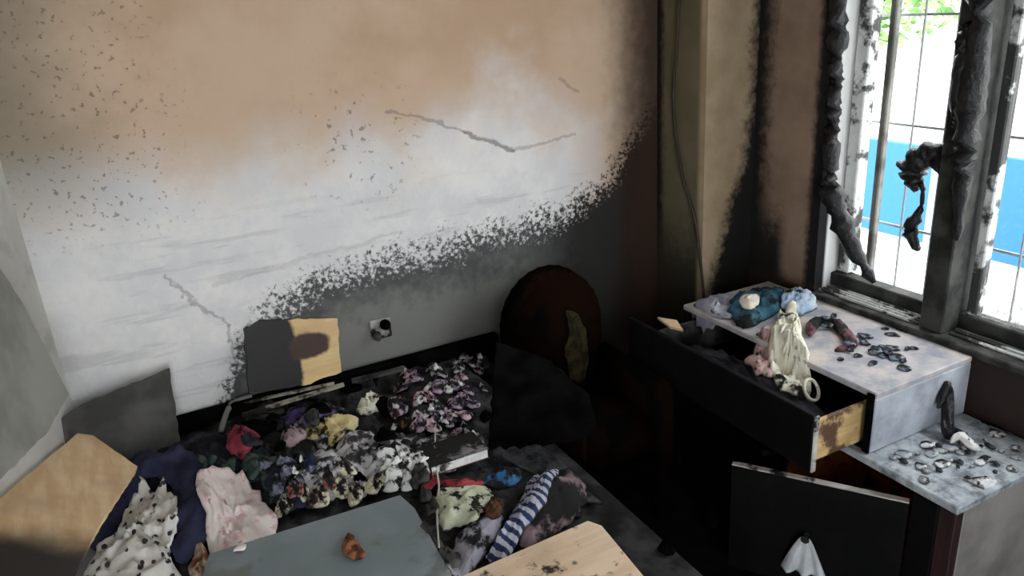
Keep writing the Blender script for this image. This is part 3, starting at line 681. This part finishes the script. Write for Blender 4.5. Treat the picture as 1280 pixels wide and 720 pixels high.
scatter('black', 'charred black cloth scrap lying on the pale grey shirt', cloud(350, 560, 555, 615, 14), .012, .025)
scatter('pink', 'crumpled pink cloth scrap in the heap below the wall socket', cloud(505, 592, 466, 534, 22), .020, .038, .014, .008)
scatter('mauve', 'crumpled mauve cloth scrap in the heap below the wall socket', cloud(490, 600, 455, 545, 20), .020, .036, .014, .008)
scatter('grey', 'crumpled ash-grey cloth scrap among the pink and mauve ones', cloud(485, 605, 446, 552, 22), .016, .034, .014, .008)
scatter('red', 'crumpled rust-red cloth scrap beside the cream cloth knot', [(496, 488), (503, 502), (494, 518), (505, 528), (488, 506)], .014, .024, .014, .008)
scatter('white', 'small white paper scrap among the pink and mauve cloth', [(503, 462), (524, 500), (562, 492), (600, 446), (520, 520), (545, 458), (492, 535), (540, 512), (575, 478), (535, 485), (556, 528)], .011, .020, .012, .007)
scatter('navy', 'crumpled navy cloth scrap between the crimson cloth and the pale shirt', cloud(330, 400, 568, 615, 8), .016, .032, .014, .008)
scatter('slate', 'crumpled slate-blue cloth scrap between the crimson cloth and the pale shirt', cloud(330, 405, 568, 618, 8), .014, .028, .014, .008)
scatter('green', 'crumpled dark green cloth scrap on the black garment', cloud(190, 330, 556, 596, 6), .016, .03, .014, .008)
scatter('grey', 'crumpled ash-grey cloth scrap on the pale shirt', cloud(400, 560, 552, 615, 14), .012, .028, .012, .007)
scatter('white', 'white crumpled paper scrap at the end of the pale shirt', [(487, 572), (505, 570), (520, 578), (532, 588), (495, 585), (480, 592), (508, 606), (488, 608)], .02, .04, .014, .008)
scatter('white', 'tiny white paper scrap among the navy scraps', [(378, 582), (370, 592)], .009, .012)
scatter('cream', 'crumpled cream cloth scrap along the edge of the grey-green board', [(362, 630), (382, 620), (404, 624), (428, 612), (446, 618), (470, 606), (352, 648), (436, 596)], .018, .036, .012, .007)
scatter('red', 'rust-brown cloth scrap between the cream ones by the grey-green board', [(392, 630), (414, 606), (370, 610)], .014, .024)
cloth('pouch', 'small cream pouch slumped at the right of the pink scraps', 'pouch', [(568, 572), (578, 556), (598, 550), (608, 562), (600, 578), (580, 582)], m_two('cream_pouch', (.42, .40, .32), (.62, .60, .50), 14, .95, burn=.25), .04, .02, 50, 22)

# panel of grey-green board and the beige one
GGM = m_two('grey_green_board', (.165, .20, .215), (.225, .265, .285), 3, .55, burn=.03, bscale=5, bcol=(.14, .16, .15), bump=.12, spec=.4)
gz = .598
gpan = [P(262, 692, gz), P(500, 619, gz), P(518, 635, gz), P(566, 722, gz), P(585, 800, gz), P(210, 850, gz)]
tagit(mesh_obj('board', *slab(gpan, .014), GGM), 'flat grey-green board lying on the heap in front of the pale shirt', 'board')
GP2 = [(p.x, p.y) for p in gpan]
for p in np.linspace(min(p[0] for p in GP2), max(p[0] for p in GP2), 60):
    for q in np.linspace(min(p_[1] for p_ in GP2), max(p_[1] for p_ in GP2), 60):
        if -.03 < p < .44 and q < 1.62: hbox(p - .005, p + .012, q - .005, q + .012, gz)
bz = .545
bpan = [P(560, 728, bz), P(735, 651, bz), P(752, 657, bz), P(806, 722, bz), P(850, 790, bz), P(520, 860, bz)]
tagit(mesh_obj('veneered_board', *slab(bpan, .016), m_wood('beige_veneer', (.66, .48, .33), (.78, .61, .45), (3, 30, 30), burn=.06, bscale=16)), 'flat beige veneered panel lying at the near corner of the bed', 'panel')
cloth('scrap', 'burnt orange-brown scrap lying on the grey-green board', 'scrap', [(428, 690), (434, 672), (442, 670), (447, 685), (458, 696), (440, 702)], m_two('burnt_orange', (.30, .12, .06), (.05, .02, .012), 40, .9), .012, .012, 61, 40, .003)

# garments in front, left
NV = m_two('navy_garment', (.012, .013, .03), (.03, .034, .07), 9, .95, bump=.5, spec=.15)
roll('trousers', 'dark navy trousers bunched in an arch around the dotted cloth', 'trousers', [(128, 690), (146, 640), (178, 598), (218, 590), (246, 622), (248, 662), (228, 706)], [.035, .05, .055, .055, .052, .05, .03], NV, 4)
def dots(n, c):
    d = n.cells(38, 1.0); return n.mix(n.step(d, .30, .24), c, (.05, .05, .06))
cloth('cloth', 'white spotted cloth bunched inside the navy arch', 'cloth', [(172, 632), (212, 622), (222, 645), (212, 690), (226, 740), (110, 745), (118, 700), (150, 672)], m_wood('white_dotted_cotton', (.70, .69, .66), (.80, .79, .76), (20, 20, 20), extra=dots, rough=.95), .03, .03, 71, 18, K=12)
def floral(n, c):
    c = n.mix(n.step(n.noise(32, 2, off=4), .58, .64), c, (.74, .50, .52)); return n.mix(n.step(n.noise(25, 2, off=9), .68, .71), c, (.40, .28, .30))
cloth('cloth', 'pink-white floral cloth crumpled beside the navy trousers', 'cloth', [(246, 600), (284, 590), (318, 618), (347, 658), (325, 672), (262, 692), (256, 645)], m_wood('pink_floral_cotton', (.82, .70, .68), (.86, .79, .77), (20, 20, 20), extra=floral, rough=.95), .03, .013, 72, 18, K=12)
cloth('scrap', 'small rust and cream scrap between the trousers and the grey-green board', 'scrap', [(238, 722), (246, 694), (258, 690), (262, 715), (252, 735)], m_two('rust_cream', (.45, .40, .3), (.2, .07, .04), 30, .9), .015, .015, 73, 30)

# right part of the heap
cloth('cushion', 'flat mauve cushion lying in front of the charred panel', 'cushion', [(652, 690), (662, 640), (690, 604), (722, 602), (732, 636), (705, 668)], m_two('mauve_cushion', (.18, .125, .14), (.26, .19, .205), 9, .95, burn=.25, bscale=6, bump=.3), .045, .012, 80, 12, .01)
cloth('cushion', 'grey-lilac padded cloth tucked behind the beige panel', 'cushion', [(560, 708), (572, 680), (606, 650), (634, 640), (622, 676), (598, 708)], m_two('lilac_pad', (.27, .26, .31), (.38, .365, .42), 8, .95, burn=.1, bump=.3), .035, .01, 81, 14, .008)
def stripes(n, c):
    x, y, z = n.xyz(); w = n.m_('SINE', n.add(n.mul(n.add(n.mul(x, .9), n.mul(y, .55)), 260), n.mul(n.noise(14), 3))); return n.mix(n.step(w, -.2, .2), c, (.02, .03, .09))
cloth('cloth', 'navy and white striped cloth folded beside the mauve cushion', 'cloth', [(606, 712), (628, 672), (652, 628), (668, 600), (696, 590), (684, 622), (656, 662), (630, 706)], m_wood('striped_cotton', (.36, .36, .42), (.46, .46, .52), (20, 20, 20), extra=stripes, rough=.95), .025, .012, 82, 16)
cloth('pouch', 'pale green-cream pouch with a black mark beside the striped cloth', 'pouch', [(546, 640), (550, 616), (590, 610), (616, 622), (598, 646), (570, 664), (552, 662)], m_two('pale_green_pouch', (.48, .50, .36), (.62, .65, .52), 10, .9, burn=.1, bscale=26), .035, .012, 83, 18)
cloth('cloth', 'bright blue cloth scrap at the corner of the striped cloth', 'cloth', [(604, 606), (620, 592), (648, 592), (652, 604), (628, 612)], m_two('blue_cloth', (.02, .09, .20), (.05, .16, .32), 18, .95, burn=.3), .02, .015, 84, 28)
roll('cloth', 'dark red twisted cloth lying across the cream pouch', 'cloth', [(530, 622), (545, 608), (575, 604), (606, 602)], [.012, .018, .016, .008], m_two('dark_red_cloth', (.20, .02, .03), (.34, .06, .07), 20, .95, burn=.25), 85)
cloth('scrap', 'brown burnt scrap at the tip of the striped cloth', 'scrap', [(606, 640), (614, 626), (630, 630), (626, 644), (614, 648)], m_two('brown_scrap', (.10, .045, .02), (.03, .02, .015), 30, .95), .015, .012, 86, 36)
# burnt book
bA = hit(540, 596); bC = Vector((bA.x, bA.y, hfs(bA.x, bA.y, .05) + .004)); e1 = (hit(612, 588) - hit(542, 598)); e1.z = 0; e1 = e1.normalized(); e2 = Vector((-e1.y, e1.x, 0))
bk = thing('book', 'burnt white-paged book lying behind the dark red twisted cloth', 'book', bC)
def bq(o0, L, Wd, z0, z1):
    v = [bC + o0 + e1 * a + e2 * b + Vector((0, 0, z)) for z in (z0, z1) for a, b in ((0, 0), (L, 0), (L, Wd), (0, Wd))]
    return v, [(0, 1, 2, 3), (4, 5, 6, 7), (0, 1, 5, 4), (1, 2, 6, 5), (2, 3, 7, 6), (3, 0, 4, 7)]
zero = Vector((0, 0, 0))
part('cover', *bq(zero, .16, .105, 0, .002), m_flat('book_cover', (.10, .03, .05)), bk); part('pages', *bq(e1 * .003 + e2 * .002, .154, .10, .0021, .026), m_two('book_pages', (.62, .62, .60), (.74, .74, .72), 40, .9, burn=.1), bk)
part('cover', *bq(zero, .16, .105, .0261, .028), m_two('book_cover_top', (.10, .10, .12), (.22, .21, .22), 14, .8, burn=.4), bk)
# wire
wpth = [hit(545, 535), hit(544, 575), hit(549, 610), hit(547, 650), hit(549, 690)]; wpth = [Vector((p.x, p.y, hfs(p.x, p.y, .02) + .006)) for p in wpth]
tagit(mesh_obj('wire', *tube(spline(wpth, 8), .0022, 6), m_flat('white_wire', (.55, .54, .46)), None, True), 'thin whitish wire trailing over the heap on the bed', 'wire')
# black lump beside book
scatter('black', 'charred black cloth scrap beside the pale green-cream pouch', [(520, 610), (528, 600), (532, 625), (540, 640), (536, 660), (560, 690)], .02, .034, .02, .012)

# ================================================================== ON THE CABINETS
V, F, T = cloth_mesh([(1.425, 1.23), (1.50, 1.225), (1.565, 1.235), (1.57, 1.5), (1.565, 1.84), (1.50, 1.85), (1.425, 1.84), (1.42, 1.5)], .075, .03, 88, 18, .008, 12, drop=.005)
settle(V, F, T); tagit(mesh_obj('clothes_bundle', V, F, BLK, None, True), 'burnt black bundle of clothes filling the open drawer', 'clothes')
LAV = m_two('lavender_cloth', (.24, .24, .30), (.40, .40, .46), 12, .95, burn=.15, bump=.4)
cloth('cloth', 'grey-lavender cloth lying over the far end of the open drawer', 'cloth', [(866, 382), (890, 374), (925, 374), (930, 392), (905, 400), (880, 396)], LAV, .02, .015, 90, 22)
cloth('cloth', 'deep teal cloth hanging over the open drawer', 'cloth', [(912, 384), (935, 368), (975, 366), (985, 382), (960, 400), (930, 412)], m_two('teal_cloth', (.015, .06, .09), (.05, .14, .19), 12, .95, burn=.25, bump=.4), .035, .02, 91, 22)
cloth('cloth', 'small cream patch of cloth on top of the teal one', 'cloth', [(924, 382), (930, 370), (946, 370), (948, 382), (936, 388)], m_two('cream_patch', (.55, .50, .42), (.68, .64, .56), 16), .01, .008, 92, 26, .004)
cloth('cloth', 'pale blue cloth bunched at the window end of the drawer box', 'cloth', [(975, 378), (990, 364), (1012, 368), (1020, 386), (1000, 396), (982, 392)], m_two('pale_blue_cloth', (.30, .42, .58), (.55, .63, .72), 14, .95, burn=.15, bump=.4), .03, .018, 93, 26)
cloth('garment', 'faded pink garment spilling into the open drawer', 'garment', [(930, 452), (940, 428), (962, 412), (972, 440), (968, 474), (948, 470)], m_two('faded_pink_cloth', (.40, .24, .24), (.55, .42, .38), 14, .95, burn=.25, bump=.4), .03, .02, 94, 22)
cloth('garment', 'cream white garment draped from the drawer box into the drawer', 'garment', [(962, 420), (976, 398), (996, 392), (1003, 425), (1013, 468), (1006, 498), (984, 492), (966, 470)], m_two('cream_garment', (.66, .63, .50), (.76, .74, .62), 12, .95, burn=.05, bump=.4), .04, .02, 95, 22, K=12)
cr = hit(1014, 492); ring = [Vector((cr.x + .024 * math.cos(t), cr.y + .026 * math.sin(t) * .6, cr.z + .012 + .026 * math.sin(t))) for t in [2 * math.pi * i / 20 for i in range(21)]]
tagit(mesh_obj('strap', *tube(ring, .005, 6), m_flat('cream_strap', (.62, .6, .5)), None, True), 'small cream strap loop sticking up from the drawer edge', 'strap')
roll('garment', 'dark maroon garment curled in a ring on the drawer box', 'garment', [(1012, 424), (1018, 408), (1036, 404), (1052, 416), (1064, 434), (1044, 440)], [.012, .02, .02, .02, .018, .010], m_two('maroon_cloth', (.05, .012, .02), (.16, .08, .10), 18, .95, burn=.3), 96)
SCR.update({'blue': [M2('slate_blue_scrap', (.11, .15, .21), (.32, .37, .44), 30, .95, burn=.25)], 'edge': [M2('pale_grey_scrap', (.16, .16, .16), (.40, .40, .40), 30, .95, burn=.35)],
 'bflake': [M2('black_flake', (.015, .017, .022), (.06, .065, .075), 30, .95)], 'gflake': [ASH], 'pflake': [M2('pale_flake', (.58, .60, .61), (.76, .77, .76), 30, .9, burn=.2)]})
scatter('blue', 'small blue-grey charred scrap on top of the drawer box', [(1062, 428), (1080, 430), (1095, 438), (1105, 446), (1072, 446), (1120, 448), (1050, 450), (1090, 456), (1032, 398), (1042, 396), (1130, 462)] + cloud(1030, 1150, 410, 465, 14), .012, .030, .003, .001)
scatter('edge', 'pale grey cloth scrap caught inside the open drawer', [(846, 398), (858, 404), (872, 410), (884, 420), (892, 414), (900, 428), (915, 434), (924, 444)], .016, .03, .018, .014)
scatter('gflake', 'curled grey ash flake on the top of the low cabinet', cloud(1110, 1275, 535, 605, 20), .010, .026, .004, .001)
scatter('pflake', 'pale curled ash flake on the top of the low cabinet', cloud(1110, 1278, 520, 605, 26), .010, .032, .004, .001)
scatter('bflake', 'black curled ash flake on the top of the low cabinet', cloud(1110, 1275, 525, 605, 22), .006, .018, .004, .001)
tw = hit(826, 398); tagit(mesh_obj('wood_splinter', *slab([P(822, 396, .645), P(846, 400, .645), P(854, 412, .645), P(838, 408, .645)], .008, .001, 4), m_wood('raw_splinter', (.6, .42, .25), (.7, .52, .33))), 'pale raw wood splinter at the far end of the drawer front', 'splinter')
cA = hit(1178, 548)
roll('curled_strip', 'black curled melted strip standing on the low cabinet top', 'strip', [(1168, 540), (1178, 532), (1184, 548), (1200, 552), (1212, 562)], [.008, .016, .014, .012, .006], MELT, 97, 1.6)
roll('curled_strip', 'white curled plastic strip beside the black one on the low cabinet', 'strip', [(1188, 556), (1200, 548), (1216, 556), (1224, 566)], [.006, .012, .012, .006], m_flat('white_plastic', (.7, .7, .68)), 98, .9)
SCR['char'] = [CHAR]
scatter('char', 'burnt black lump lying on the charred floor between bed and cabinet', [(882, 582), (876, 612), (884, 640), (868, 662), (812, 620), (835, 690), (890, 690)], .03, .05, .03, .02)
